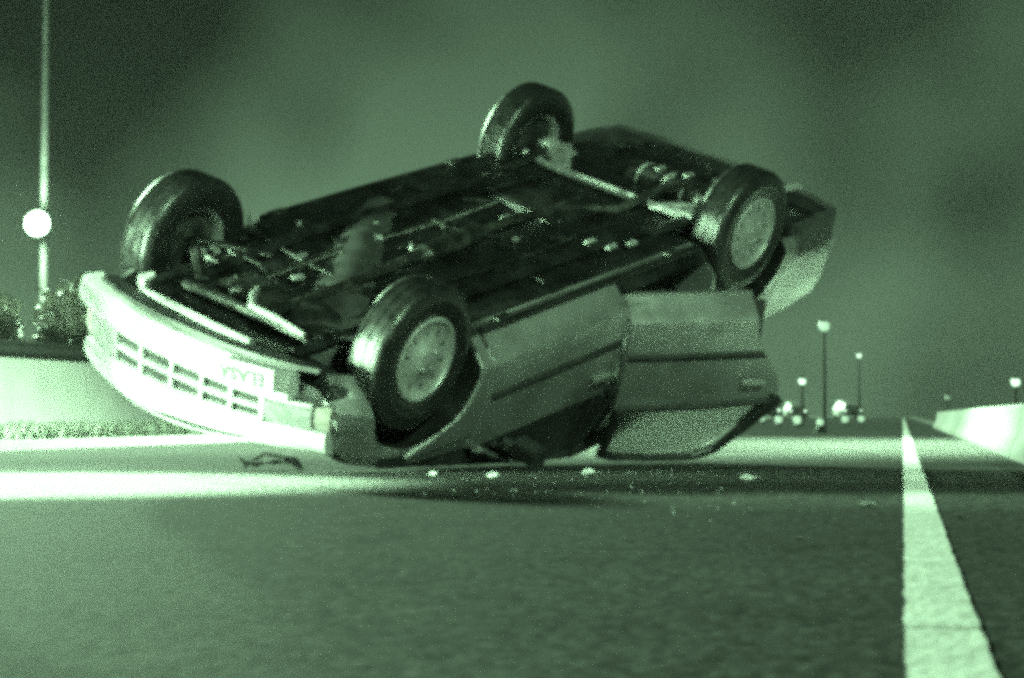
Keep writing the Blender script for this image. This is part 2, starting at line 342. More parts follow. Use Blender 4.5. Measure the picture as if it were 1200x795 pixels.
random.seed(11)

# right: low concrete barrier beside the line
BR = L_R + 0.56
b_ = empty('concrete_barrier', (0, 0, 0))
jl = [(0, 0), (0, .05), (.05, .14), (.075, .30), (.09, .315), (.21, .315), (.225, .30), (.25, .14), (.30, .05), (.30, 0)]
seg = [6.2, 9.2] + [9.2 + 3 * k for k in range(1, 12)]
for a0, a1 in zip(seg, seg[1:]):
    prof_sweep(jl, a0 + .03, a1 - .03, BR).build('barrier_block', 'barrier', b_)
tagobj(b_, 'low white concrete barrier running off beside the road edge line on the right', 'barrier')

# ------------------------------------------------------------------ lamps of the place
def floodlight_mast(px, d, zl, ztop, label, power):
    X = (px - 600) / 2400 * d; root = empty('lamp_mast', (X, d, 0))
    g = G(); g.tube([(0, 0, 0), (0, 0, ztop * .5), (0, 0, ztop)], [.085, .06, .04], 14); g.build('pole', 'galv', root)
    g = G(); g.box((0, 0, .12), (.5, .5, .24), .02); g.build('base', 'concrete', root)
    g = G(); g.tube([(0, 0, zl - .25), (0, -.35, zl)], .035, 8); g.build('bracket', 'galv', root)
    g = G(); g.lathe([(.001, .16), (.12, .15), (.18, .06), (.20, -.06), (.21, -.10), (.19, -.10)], 28, Matrix.Translation((0, -.40, zl))); hd = g.build('lamp_head', 'dark_rail', root)
    g = G(); g.lathe([(.001, -.14), (.10, -.13), (.16, -.11), (.19, -.08)], 28, Matrix.Translation((0, -.40, zl))); g.build('lamp_glass', 'lamp', hd)
    spot('mast_light', (X, d - .66, zl), (X * .2, 0, zl - 1.5), power, 165, .25, .20)
    ld = bpy.data.lights.new('mast_spill', 'POINT'); ld.energy = 600; ld.color = GREEN; ld.shadow_soft_size = .2
    lo = bpy.data.objects.new('mast_spill', ld); COL.objects.link(lo); lo.location = (X, d - .75, zl)
    tagobj(root, label, 'lamp mast')
floodlight_mast(50, 34, CAM_H + (487 - 265) / 2400 * 34, 14, 'tall pole with a glaring floodlight left of the overturned car', 5000)
def street_lamp(px, py, d, label, power, r, mtl='lamp_far', tall=False):
    X = (px - 600) / 2400 * d; z = CAM_H + (487 - py) / 2400 * d; root = empty('street_lamp', (X, d, 0))
    g = G(); g.tube([(0, 0, 0), (0, 0, z * .6), (0, 0, z - r * .8)], [.04, .03, .022], 10); g.build('pole', 'dark_rail', root)
    k = 2.0 if tall else 1.0
    g = G(); g.lathe([(0.001, -r * k), (r * .5, -r * .86 * k), (r * .87, -r * .5 * k), (r, 0), (r * .87, r * .5 * k), (r * .5, r * .86 * k), (.001, r * k)], 20, Matrix.Translation((0, 0, z)) @ Matrix.Rotation(pi / 2, 4, 'X')); g.build('lamp_globe', mtl, root)
    z += r * (k - 1)
    g = G(); g.lathe([(.001, .02), (r * .7, 0), (r * .75, -.03), (.001, -.03)], 16, Matrix.Translation((0, 0, z + r)) @ Matrix.Rotation(pi / 2, 4, 'X')); g.build('lamp_cap', 'dark_rail', root)
    if power:
        ld = bpy.data.lights.new('street_light', 'POINT'); ld.energy = power; ld.color = GREEN; ld.shadow_soft_size = r
        lo = bpy.data.objects.new('street_light', ld); COL.objects.link(lo); lo.location = (X, d - r - .15, z)
    tagobj(root, label, 'street lamp', 'street lamps beyond the car')
street_lamp(940, 447, 46, 'street lamp just right of the open rear door, below the boot', 0, .08)
street_lamp(966, 382, 40, 'dim street lamp beside the boot corner, with the largest globe', 0, .11, 'lamp_mid')
street_lamp(1007, 417, 75, 'smallest and highest of the distant street lamps, right of the boot', 0, .085)
street_lamp(1190, 448, 42, 'street lamp at the right edge above the concrete barrier', 0, .09)
street_lamp(1110, 466, 60, 'short dim street lamp above the far end of the concrete barrier', 0, .07, 'lamp_dim')

# low marker lamps on the far road edge
def marker_lamp(px, py, r, label):
    d = (CAM_H - .15) * 2400 / (py - 487); X = (px - 600) / 2400 * d; root = empty('marker_lamp', (X, d, 0))
    g = G(); g.lathe([(.001, 0), (.10, 0), (.10, .03), (.06, .05), (.05, .15 - r), (.001, .15 - r)], 14, Matrix.Rotation(pi / 2, 4, 'X')); g.build('base', 'dark_rail', root)
    g = G(); g.lathe([(.001, .15 - r), (r * .8, .15 - r * .7), (r, .15), (r * .8, .15 + r * .7), (.001, .15 + r)], 14, Matrix.Rotation(pi / 2, 4, 'X')); g.build('lens', 'lamp_mid', root)
    tagobj(root, label, 'marker lamp', 'marker lamps along the far road')
for px, py, r, lb in ((893, 491, .075, 'low marker lamp on the far road, nearest to the open rear door'), (912, 492, .085, 'low marker lamp, second from the open rear door'), (934, 492.5, .085, 'low marker lamp directly below the street lamp by the open door'),
    (961, 495, .05, 'faintest low marker lamp, in the middle of the row on the far road'), (990, 491.5, .09, 'low marker lamp, left one of the bright pair near the edge line'), (1009, 491, .09, 'low marker lamp, right one of the bright pair near the edge line')):
    marker_lamp(px, py, r, lb)

# far parked cars with lit headlights
def far_car(px, d, label, rz=0.0):
    X = (px - 600) / 2400 * d; root = empty('parked_car', (X, d, 0), (0, 0, rz))
    prof = [(-.84, .25), (-.85, .62), (-.80, .78), (-.62, 1.30), (-.5, 1.36), (.5, 1.36), (.62, 1.30), (.80, .78), (.85, .62), (.84, .25)]
    g = G(); V = []; F = []; n = len(prof)
    st = [(0, .92, .72), (.9, 1.0, .80), (1.5, 1, 1), (3.0, 1, 1), (3.7, 1, .80), (4.2, .95, .74)]
    for y, sx, sz in st:
        for x, z in prof: V.append((x * sx, y, min(z, 1.4 * sz if sz < 1 else 9) if z > .7 else z))
    for i in range(len(st) - 1):
        for k in range(n): F.append((i * n + k, i * n + (k + 1) % n, (i + 1) * n + (k + 1) % n, (i + 1) * n + k))
    F += [tuple(range(n)), tuple(range((len(st) - 1) * n, len(st) * n))]
    g.add(V, F).build('body', 'far_white', root)
    g = G(); g.grid(lambda u, v: (u * (.70 - .1 * v), .93 + .6 * v - .02, 1.10 + .21 * v), lin(-1, 1, 6), lin(0, 1, 3), depth=(0, .02, -.01)); g.build('windscreen', 'black', root)
    for sx in (-1, 1):
        for yy in (.75, 3.3):
            g = G(); g.lathe([(.16, -.09), (.30, -.1), (.32, -.05), (.32, .05), (.30, .1), (.16, .09)], 20, Matrix.Translation((sx * .76, yy, .32)) @ Matrix.Rotation(pi / 2, 4, 'Z'), True); g.build('wheel', 'rubber', root)
        g = G(); g.lathe([(.001, -.03), (.08, -.025), (.10, 0), (.10, .02), (.001, .02)], 16, Matrix.Translation((sx * .58, -.012, .60))); g.build('headlight', 'lamp_far', root)
    g = G(); g.box((0, -.05, .38), (1.6, .12, .16), .03); g.build('bumper', 'black', root)
    tagobj(root, label, 'car', 'far cars with headlights on')
far_car(999, 150, 'far car with its pair of headlights lit, left of the road edge line')
far_car(903, 140, 'far car with lit headlights just right of the open rear door', .05)
far_car(935, 165, 'far car with lit headlights, the middle of the three on the horizon', -.04)

# off-frame work lights inferred from beams on the bumper and road; wall lamp added
def work_light(loc, target, label, power, size, blend, rad):
    root = empty('work_light', (loc[0], loc[1], 0)); z = loc[2]
    dv = (Vector(target) - Vector(loc)).normalized(); rz = math.atan2(dv.x, -dv.y) ; root.rotation_euler = (0, 0, rz)   # local -Y looks at the target
    for k in range(3):
        q = 2 * pi * k / 3 + .5; g = G(); g.tube([(0, .12, z * .7), (cos(q) * .3, .12 + sin(q) * .3, .012)], .012, 6); g.build('leg', 'dark_rail', root)
    g = G(); g.tube([(0, .12, z * .5), (0, .12, z)], .016, 8); g.build('stand', 'dark_rail', root)
    g = G(); g.box((0, .10, z), (.34, .10, .24), .02); h = g.build('lamp_head', 'dark_rail', root)
    g = G(); g.box((0, .045, z), (.30, .012, .20), .004); g.build('lamp_glass', 'lamp_far', h)
    tagobj(root, label, 'work light', 'rescue work lights')
    spot('work_light_beam', loc, target, power, size, blend, rad)
work_light((-4.3, 7.0, .62), (-.9, 9.2, .80), 'work light on a tripod aimed at the front of the car', 3400, 62, .5, .10)
work_light((-3.1, 7.9, 2.4), (-2.3, 7.6, 0), 'tallest work light, on a tripod aimed down at the road by the nose', 26000, 64, .75, .12)
work_light((-4.3, 12.2, .45), (-4.7, 17.5, .80), 'unseen lamp on a tripod, added to brighten the pale concrete wall', 8000, 60, .5, .12)  # unseen lamp added only to brighten the wall
def added_lamp(base, head, target, label, power, size, blend):
    root = empty('added_lamp', (base[0], base[1], 0)); h = Vector(head) - Vector((base[0], base[1], 0)); z = h.z
    g = G(); g.tube([(0, 0, 0), (0, 0, z * .5), (0, 0, z * .93), (h.x * .12, h.y * .12, z * .98), (h.x * .9, h.y * .9, z + .12)], [.11, .085, .06, .05, .035], 12); g.build('pole', 'galv', root)
    g = G(); g.box((0, 0, .1), (.4, .4, .2), .02); g.build('base', 'concrete', root)
    g = G(); g.box((h.x, h.y, z + .13), (.55, .30, .14), .04); hd = g.build('lamp_head', 'dark_rail', root)
    g = G(); g.box((h.x, h.y, z + .055), (.42, .2, .02), .006); g.build('lamp_glass', 'lamp_far', hd)
    tagobj(root, label, 'added lamp', 'added lamps out of the picture')
    spot('added_lamp_light', head, target, power, size, blend, .18)
added_lamp((6.4, -1.6), (4.5, -1.0, 5.5), (.5, 9.6, .7), 'unseen overhead lamp, added on the near right to light the car side', 4600, 34, .5)  # unseen fill lamp, added to lift the near side of the car
added_lamp((6.0, 17.5), (3.6, 17, 6.2), (2.0, 17.5, 0), 'unseen overhead lamp, added beyond the concrete barrier to light the far road', 16000, 105, .6)  # unseen lamp, added to brighten the road behind the car

# ------------------------------------------------------------------ the overturned car
CAR_LOC = Vector((-0.949, 9.076, 0.841 + CAM_H)); CAR_ROT = Euler((2.735, 0.281, -2.292), 'XYZ')
CM = Matrix.Translation(CAR_LOC) @ CAR_ROT.to_matrix().to_4x4(); CI = CM.inverted()
car = empty('overturned_car'); car.location = CAR_LOC; car.rotation_euler = CAR_ROT
tagobj(car, 'silver saloon car lying upside down on the road with its rear door open', 'car')
WB, TR, WR, HW = 2.567, 1.449, 0.335, 0.84
def damage(v, dent=0.0):
    x, y, z = v
    if x > -.75 and z > .52:                         # near front corner pressed down on the road
        k = sm((x + .1) / .65) * sm((.55 - y) / 1.2)
        z = .52 + (z - .52) * (1 - .33 * k)
    if x > .2:
        q = sm((x - .2) / .35); y *= (1 - .12 * q) if y < 0 else (1 + .09 * q); z += q * (-.035 + .05 * y / .78); y -= .09 * q
    if dent:
        n1 = noise.noise(Vector((x * 2.3, y * 2.3, z * 3.1))); n2 = noise.noise(Vector((x * 6 + 5, y * 6, z * 7)))
        y += dent * (n1 * 1.0 + n2 * .35); z += dent * .6 * n2; x += dent * .5 * n1
    w = CM @ Vector((x, y, z))
    if w.z < 0.012: w.z = 0.012 + .004 * (noise.noise(w * 9) + 1)
    return CI @ w
def cpart(g, name, m, parent=None, smooth=22, dent=0.0, dmg=True):
    if dmg: g.V = [damage(v, dent) for v in g.V]
    return g.build(name, m, parent or car, smooth)

# --- body cross sections (half), x forward, front axle at 0
T_ymax = [(.62, .765), (.5, .79), (.2, .82), (-.2, .835), (-.6, .84), (-2.2, .845), (-2.9, .83), (-3.3, .805), (-3.5, .78), (-3.6, .75)]
T_zbot = [(.62, .44), (.45, .39), (.2, .36), (-.2, .35), (-2.4, .35), (-2.9, .39), (-3.3, .45), (-3.6, .50)]
T_ztop = [(.62, .80), (.55, .84), (.3, .88), (-.2, .94), (-.6, .99), (-.61, .99), (-2.86, 1.0), (-3.3, 1.0), (-3.5, .98), (-3.6, .90)]
def section(x):
    ym, zb, zt = table(x, T_ymax), table(x, T_zbot), table(x, T_ztop)
    zsh = min(.94, zt - .045)
    low = [(0, zb), (.30, zb), (ym - .14, zb), (ym - .10, zb + .012), (ym, zb + .120), (ym + .003, zb + .18), (ym - .004, .66), (ym - .026, zsh - .14), (ym - .066, zsh)]
    if -2.855 < x < -.605: up = [(ym - .09, zsh + .012), (ym - .12, .62), (.35, .60), (0, .60)]
    else: up = [(ym - .10, zt - .01), (ym - .24, zt + .004), (.35, zt + .018), (0, zt + .022)]
    return low + up
def side_y(x, z):
    s = section(x)[3:9]
    if z <= s[0][1]: return s[0][0]
    for (y0, z0), (y1, z1) in zip(s, s[1:]):
        if z <= z1: return y0 + (y1 - y0) * (z - z0) / (z1 - z0)
    return s[-1][0]
def noseshift(x, y):
    return x - sm((x - .15) / .45) * .13 * (abs(y) / .78) ** 3
xs = lin(.60, -.60, 21) + lin(-.612, -2.848, 38) + lin(-2.86, -3.6, 13)
def resample(s):
    out = []
    for (a, b) in zip(s, s[1:]):
        for k in range(2): out.append((a[0] + (b[0] - a[0]) * k / 2, a[1] + (b[1] - a[1]) * k / 2))
    return out + [s[-1]]
V = []; F = []
for x in xs:
    h = resample(section(x)); full = [(-y, z) for y, z in h[::-1]] + [(y, z) for y, z in h[1:-1]]
    n = len(full)
    for y, z in full: V.append(Vector((noseshift(x, y), y, z)))
for i in range(len(xs) - 1):
    for k in range(n): F.append((i * n + k, i * n + (k + 1) % n, (i + 1) * n + (k + 1) % n, (i + 1) * n + k))
F += [tuple(range(n)), tuple(range((len(xs) - 1) * n, len(xs) * n))]
shell = raw('body_shell', V, F, 'paint', None)
cut = G()
for ax in (0, -WB):
    for sgn in (-1, 1):
        c = G(); c.lathe([(.001, -.30), (.366, -.30), (.366, .40), (.001, .40)], 44, Matrix.Translation((ax, sgn * .86, .415)), False)
        cut.V, cut.F = cut.V, cut.F; cut.add(c.V, c.F)
cut.box((-1.835, -.86, .69), (.71, .5, .56))
cuto = raw('cutter', cut.V, cut.F, 'black', None, 0)
bmod = shell.modifiers.new('b', 'BOOLEAN'); bmod.operation = 'DIFFERENCE'; bmod.object = cuto; bmod.solver = 'EXACT'; bmod.use_self = True
dg = bpy.context.evaluated_depsgraph_get(); me = bpy.data.meshes.new_from_object(shell.evaluated_get(dg))
shell.modifiers.clear(); shell.data = me; bpy.data.objects.remove(cuto)
me.materials.clear(); me.materials.append(M['paint']); me.materials.append(M['under']); me.materials.append(M['interior'])
for p in me.polygons:
    c = p.center; nrm = p.normal; p.material_index = 0
    ym = table(c.x, T_ymax)
    if nrm.z < -.5 and c.z < .56 and abs(c.y) < ym - .05: p.material_index = 1
    elif abs(c.y) < ym - .075 and c.z < .97 and -2.86 < c.x < -.6: p.material_index = 2
    for ax in (0, -WB):
        if (c.x - ax) ** 2 + (c.z - .415) ** 2 < .370 ** 2 and abs(c.y) > .5: p.material_index = 1
for v in me.vertices: v.co = damage(v.co, .012)
me.polygons.foreach_set('use_smooth', [True] * len(me.polygons)); me.set_sharp_from_angle(angle=radians(28))
shell.parent = car

# --- side panels
ROWS = [.364, .40, .44, .466, .472, .52, .58, .66, .73, .79, .85, .90, .93]
def skin(x0, x1, z0, z1, off=.010, side=-1, nx=24, nz=14, clip=None, thick=.03):
    g = G()
    def fn(u, v):
        x, z = u, v
        if clip: x = clip(u, v)
        return (x, side * (side_y(x, z) + off), z)
    return g.grid(fn, lin(x0, x1, nx), ROWS, depth=(0, -side * thick, 0))
for side in (-1, 1):
    d = cpart(skin(-.455, -1.445, .375, .925, side=side), 'door', 'paint', dent=.015)
    d['label'] = 'closed front door'
    g = G()
    for k in range(2): pass
    g.grid(lambda u, v: (u, side * (side_y(u, .645 + v) + .022 - .012 * (v / .022) ** 2), .645 + v), lin(-.47, -1.435, 20), (-.022, -.015, 0, .015, .022), depth=(0, -side * .02, 0))
    cpart(g, 'side_moulding', 'black', d, dent=.010)
    g = G(); g.box((-1.33, side * (HW + .008), .80), (.15, .02, .035), .008); cpart(g, 'handle', 'paint', d)
    # front wing panel with its moulding
    def wclip(u, v):
        r = .382; dz = v - .415
        arch = sqrt(r * r - dz * dz) if abs(dz) < r else 0
        return u * (-arch) + (1 - u) * (-.435)
    g = G()
    g.grid(lambda u, v: (wclip(u, v), side * (side_y(wclip(u, v), v) + .010), v), lin(0, 1, 8), [.364, .42, .466, .472, .54, .62, .70, .78, .84], depth=(0, -side * .025, 0))
    def wclip2(u, v):
        r = .382; dz = v - .415
        arch = sqrt(r * r - dz * dz) if abs(dz) < r else 0
        return u * arch + (1 - u) * .585
    wg = cpart(g, 'front_wing', 'paint', dent=.012)
    g = G(); g.grid(lambda u, v: (noseshift(wclip2(u, v), .78), side * (side_y(wclip2(u, v), v) + .010), v), lin(0, 1, 8), [.385, .44, .466, .472, .55, .62, .70, .76, .82], depth=(0, -side * .025, 0))
    cpart(g, 'front_wing', 'paint', dent=.012)
    # sill trim under the doors
    g = G(); g.grid(lambda u, v: (u, side * (side_y(u, .362) - .075 + .012 * v), .345 - .004 * v), lin(-.44, -2.17, 20), (0, 3.2), depth=(0, 0, .02)); cpart(g, 'sill', 'paint' if side < 0 else 'under')
# far rear door, closed
d = cpart(skin(-1.465, -2.19, .375, .925, side=1), 'door', 'paint', dent=.01); d['label'] = 'closed far rear door'
# rear quarter near/far: lower patch behind the wheel
for side in (-1, 1):
    def qclip(u, v):
        r = .382; dz = v - .415; arch = sqrt(r * r - dz * dz) if abs(dz) < r else 0
        return -WB - (u * arch + (1 - u) * .92)
    g = G(); g.grid(lambda u, v: (qclip(u, v), side * (side_y(qclip(u, v), v) + .008), v), lin(0, 1, 12), lin(.52, .93, 10), depth=(0, -side * .02, 0)); cpart(g, 'rear_quarter_panel', 'paint', dent=.014)

# --- the open near rear door, hinged and sprung
DP = Vector((-1.47, -.80, .65)); DM = Matrix.Translation(DP + Vector((-.015, -.039, .074))) @ Euler((.136, .042, .46), 'XYZ').to_matrix().to_4x4() @ Matrix.Translation(-DP)
def dpart(g, name, m, parent=None, dent=.005, smooth=22):
    g.V = [damage(DM @ damage_door(v, dent)) for v in g.V]; return g.build(name, m, parent or car, smooth)
def damage_door(v, dent):
    n1 = noise.noise(Vector((v.x * 3, v.y * 3, v.z * 3 + 4))); return Vector((v.x, v.y + dent * n1, v.z))
def rclip(u, v):
    r = .40; dz = v - .47; xr = -2.20 - .03 * sm((v - .46) / .1)
    if v > .47: xr = -2.20 - .21 * sm((v - .50) / .38)
    return -1.47 + (xr + 1.47) * u
g = G(); g.grid(lambda u, v: (rclip(u, v), -(side_y(-1.8, v) + .010), v), lin(0, 1, 22), [.352] + ROWS, depth=(0, .045, 0))
rd = dpart(g, 'open_door', 'paint'); rd['label'] = 'sprung rear door hanging open, window glass gone'
g = G(); g.grid(lambda u, v: (rclip(u, .655 + v), -(side_y(-1.8, .655 + v) + .022 - .012 * (v / .022) ** 2), .655 + v), lin(.01, .985, 20), (-.022, -.015, 0, .015, .022), depth=(0, .02, 0)); dpart(g, 'side_moulding', 'black', rd)
g = G(); g.grid(lambda u, v: (-1.50 - .80 * u, -.740, .40 + .50 * v), lin(0, 1, 6), lin(0, 1, 6), depth=(0, .012, 0)); dpart(g, 'inner_trim', 'interior', rd)
fr = [(-1.49, -.80, .93), (-1.50, -.73, 1.08), (-1.52, -.63, 1.235), (-1.60, -.62, 1.258), (-1.85, -.615, 1.282), (-2.06, -.615, 1.285), (-2.18, -.64, 1.235), (-2.30, -.72, 1.07), (-2.41, -.80, .90)]
frs = []
for i in range(len(fr) - 1):
    for k in range(4): frs.append(Vector(fr[i]).lerp(Vector(fr[i + 1]), k / 4))
frs.append(Vector(fr[-1])); 
g = G(); g.tube(frs, [.024] * (len(frs) - 12) + lin(.024, .045, 12), 8); dpart(g, 'window_frame', 'black', rd)
g = G(); g.tube([(-1.49, -.80, .935), (-1.9, -.805, .94), (-2.39, -.80, .925)], .018, 8); dpart(g, 'window_seal', 'black', rd)
g = G(); g.box((-2.22, -.858, .80), (.14, .02, .035), .008); dpart(g, 'handle', 'paint', rd)
g = G(); g.grid(lambda u, v: (-1.50 - .86 * u + .30 * v * u * u, -.795 + .17 * v, .935 + .325 * v), lin(0, 1, 14), lin(0, 1, 8), depth=(0, .005, 0)); dpart(g, 'window_pane', 'dirty_glass', rd)
for z in (.46, .84):
    g = G(); g.box((-1.455, -.775, z), (.07, .05, .05), .008); dpart(g, 'hinge', 'grease', rd)

# --- greenhouse
def pil(pts, r, name, m='paint', parent=None, sy=.6): g = G(); g.tube(pts, r, 10, sy=sy); return cpart(g, name, m, parent, dent=.008)
for s in (-1, 1):
    pil([(-.50, s * .77, .95), (-.85, s * .69, 1.17), (-1.18, s * .60, 1.345)], .034, 'front_pillar')
    pil([(-1.455, s * .805, .93), (-1.46, s * .70, 1.15), (-1.47, s * .60, 1.35)], .042, 'centre_pillar', 'black')
    pil([(-2.40, s * .80, .94), (-2.36, s * .71, 1.12), (-2.22, s * .60, 1.335)], .055, 'rear_pillar')
    pil([(-2.90, s * .70, .98), (-2.62, s * .65, 1.17), (-2.30, s * .58, 1.335)], .05, 'rear_screen_pillar')
    g = G(); g.grid(lambda u, v: (-2.40 - .46 * u + .30 * v * 1 * (u), s * (.80 - .20 * v), .94 + .36 * v), lin(0, 1, 5), lin(0, 1, 6), depth=(0, -s * .02, 0)); cpart(g, 'rear_side_panel', 'paint')
    g = G(); g.grid(lambda u, v: (-.58 - 1.02 * u + (.42 * (1 - u) * v), s * (.785 - .17 * v), .925 + .44 * v), lin(0, 1, 14), lin(0, 1, 8), depth=(0, -s * .005, 0))
    if s < 0: cpart(g, 'window_glass', 'cabin_dark', dent=.012)  # opaque dark pane standing in for the shaded cabin
    g = G(); g.grid(lambda u, v: (-1.40 - .30 * u, s * (.79 - .19 * v), .93 + .42 * v), lin(0, 1, 5), lin(0, 1, 7), depth=(0, -s * .03, 0))
    if s < 0: cpart(g, 'dark_blind_panel', 'interior', dent=.01)  # dark panel added to block the bright road behind the gap
    # front door window frame
    if s < 0:
        g2 = G(); g2.grid(lambda u, v: (.16 - 1.1 * u, -(.775 - .05 * v + .02 * sin(u * 17)), .80 + .30 * v), lin(0, 1, 26), lin(0, 1, 8), depth=(0, .02, 0)); cpart(g2, 'dark_gap_sheet', 'black', dent=.03)  # black sheet added to darken the gap between wing and road
        g2 = G(); g2.tube([(-1.12, -.615, 1.335), (-1.5, -.61, 1.365), (-1.9, -.61, 1.365), (-2.25, -.60, 1.335)], .036, 10); cpart(g2, 'roof_rail', 'black', dent=.01)
    g = G(); g.tube([(-.60, s * .795, .945), (-.90, s * .70, 1.155), (-1.17, s * .62, 1.315), (-1.30, s * .61, 1.33), (-1.43, s * .615, 1.325), (-1.435, s * .70, 1.14), (-1.43, s * .80, .94)], .016, 8); cpart(g, 'window_frame', 'black')
g = G()
def rooff(u, v):
    x = -1.14 - 1.20 * u; y = v * (.60 - .02 * abs(u - .5)); zc = 1.352 + .045 * (1 - v * v) - .10 * (u - .45) ** 2 - .05 * max(0, abs(v) - .9) * 10 * .5
    return (x, y, zc + .012 * noise.noise(Vector((x * 4, y * 4, 3))))
g.grid(rooff, lin(0, 1, 26), lin(-1, 1, 26), depth=(0, 0, -.03)); cpart(g, 'roof', 'paint', dent=.012)
g = G(); g.grid(lambda u, v: (-.52 - .64 * u, v * (.74 - .16 * u), .965 + .375 * u + .04 * (1 - v * v)), lin(0, 1, 12), lin(-1, 1, 14), depth=(0, 0, -.006)); cpart(g, 'windscreen', 'glass', dent=.01)
g = G(); g.grid(lambda u, v: (-2.92 + .60 * u, v * (.66 - .1 * u), .995 + .33 * u + .02 * (1 - v * v)), lin(0, 1, 10), lin(-1, 1, 12), depth=(0, 0, -.006)); cpart(g, 'rear_screen', 'glass')
# hood and boot lid panels
g = G(); g.grid(lambda u, v: (noseshift(.60 - 1.16 * u, v * .66), v * (.64 + .04 * u), table(.60 - 1.16 * u, T_ztop) + .012 + .02 * (1 - v * v) - .02 * v * v + .05 * (1 - u)), lin(0, 1, 18), lin(-1, 1, 18), depth=(0, 0, -.02)); bo = cpart(g, 'bonnet', 'paint', dent=.02); bo['label'] = 'sprung bonnet hanging down to the road'
g = G(); g.grid(lambda u, v: (-2.93 - .62 * u, v * .66, table(-2.93 - .62 * u, T_ztop) + .014 + .02 * (1 - v * v) - .014 * v * v), lin(0, 1, 10), lin(-1, 1, 14), depth=(0, 0, -.02)); cpart(g, 'boot_lid', 'paint')
# mirror
g = G(); g.box((-.72, -.91, .985), (.10, .16, .11), .025); g.tube([(-.66, -.80, .95), (-.70, -.86, .97)], .022, 8); cpart(g, 'door_mirror', 'black')
g = G(); g.box((-.72, .91, .985), (.10, .16, .11), .025); g.tube([(-.66, .80, .95), (-.70, .86, .97)], .022, 8); cpart(g, 'door_mirror', 'black')

# --- nose
def nx(y): return .675 - .15 * (abs(y) / .78) ** 2.6
def sweep_y(prof, ys, wrap=None):          # prof: (forward offset, z)
    g = G(); n = len(prof); V = []; F = []
    pts = []
    for y in ys:
        e = 1e-3; t = Vector((nx(y + e) - nx(y - e), 2 * e, 0)).normalized(); nr = Vector((t.y, -t.x, 0)); pts.append((Vector((nx(y), y, 0)), nr))
    if wrap:
        y0 = ys[0]; y1 = ys[-1]; k = 5
        a = [(Vector((nx(y0) - wrap * (i / k), y0 - .035 * sin(pi / 2 * i / k), 0)), Vector((cos(pi / 2 * min(1, i / 2)), -sin(pi / 2 * min(1, i / 2)), 0))) for i in range(k, 0, -1)]
        b = [(Vector((nx(y1) - wrap * (i / k), y1 + .035 * sin(pi / 2 * i / k), 0)), Vector((cos(pi / 2 * min(1, i / 2)), sin(pi / 2 * min(1, i / 2)), 0))) for i in range(1, k + 1)]
        pts = a + pts + b
    for p, nr in pts:
        for o, z in prof: V.append(p + nr * o + Vector((0, 0, z)))
    for i in range(len(pts) - 1):
        for q in range(n): F.append((i * n + q, i * n + (q + 1) % n, (i + 1) * n + (q + 1) % n, (i + 1) * n + q))
    F += [tuple(range(n)), tuple(range((len(pts) - 1) * n, len(pts) * n))]
    return g.add(V, F)
ysN = lin(-.775, .775, 40)
bp_ = cpart(sweep_y([(-.06, .365), (.015, .362), (.035, .385), (.045, .43), (.042, .475), (.025, .492), (-.06, .494)], lin(-.60, .775, 36), None), 'bumper', 'bumper', dent=.014)
cpart(sweep_y([(.034, .425), (.052, .428), (.052, .440), (.034, .443)], lin(-.58, -.1, 12)), 'rubbing_strip', 'bumper', bp_)
gr = cpart(sweep_y([(-.05, .50), (-.012, .50), (-.012, .665), (-.05, .665)], lin(-.46, .48, 24)), 'grille', 'void')
for z0, z1 in ((.494, .510), (.572, .592), (.655, .672)):
    cpart(sweep_y([(-.02, z0), (.012, z0), (.016, (z0 + z1) / 2), (.012, z1), (-.02, z1)], lin(-.46, .48, 24), None), 'slat', 'bumper', gr)
for yy in (-.455, -.275, -.085, .105, .295, .475):
    cpart(sweep_y([(-.02, .505), (.013, .505), (.013, .66), (-.02, .66)], lin(yy - .011, yy + .011, 3)), 'grille_bar', 'bumper', gr)
for z in (.528, .552, .610, .634):
    cpart(sweep_y([(-.02, z - .003), (-.004, z - .003), (-.004, z + .003), (-.02, z + .003)], lin(-.45, .47, 20)), 'grille_fin', 'black', gr)
for s in (-1, 1):
    hl = cpart(sweep_y([(-.06, .502), (-.008, .502), (.012, .53), (.016, .59), (.008, .655), (-.06, .665)], lin(s * .475, s * .70, 10) if s > 0 else lin(-.70, -.475, 10)), 'headlight', 'lens', dent=.006)
    cpart(sweep_y([(.0, .495), (.02, .495), (.02, .503), (.0, .503)], lin(s * .475, s * .70, 8)), 'headlight_rim', 'alum', hl)
    cpart(sweep_y([(-.06, .504), (-.01, .504), (.008, .53), (.010, .60), (-.004, .655), (-.06, .66)], sorted(lin(s * .71, s * .778, 5)), None), 'indicator', 'amber')
cpart(sweep_y([(-.06, .672), (.012, .672), (.022, .70), (.015, .76), (-.02, .82), (-.10, .855), (-.16, .85)], lin(-.765, .765, 34)), 'bonnet_lip', 'bumper', dent=.008)
cpart(sweep_y([(-.10, .35), (-.03, .345), (-.02, .362), (-.10, .368)], lin(-.70, .70, 24)), 'valance', 'black')

# number plate, hanging crooked off the bumper
pm = Matrix.Translation((.722, -.40, .400)) @ Matrix.Rotation(radians(-9), 4, 'Z') @ Matrix.Rotation(radians(2), 4, 'X')
g = G(); g.box((0, 0, 0), (.012, .345, .105), .004, pm); pl = cpart(g, 'number_plate', 'plate'); pl['label'] = 'white number plate with dark letters'
fc = bpy.data.curves.new('plate_text', 'FONT'); fc.body = "ELASA"; fc.size = .085; fc.align_x = 'CENTER'; fc.align_y = 'CENTER'; fc.extrude = .0012; fc.space_character = 1.12; fc.offset = .0035
fo = bpy.data.objects.new('plate_text', fc); COL.objects.link(fo)
dg = bpy.context.evaluated_depsgraph_get(); tm = bpy.data.meshes.new_from_object(fo.evaluated_get(dg)); bpy.data.objects.remove(fo)
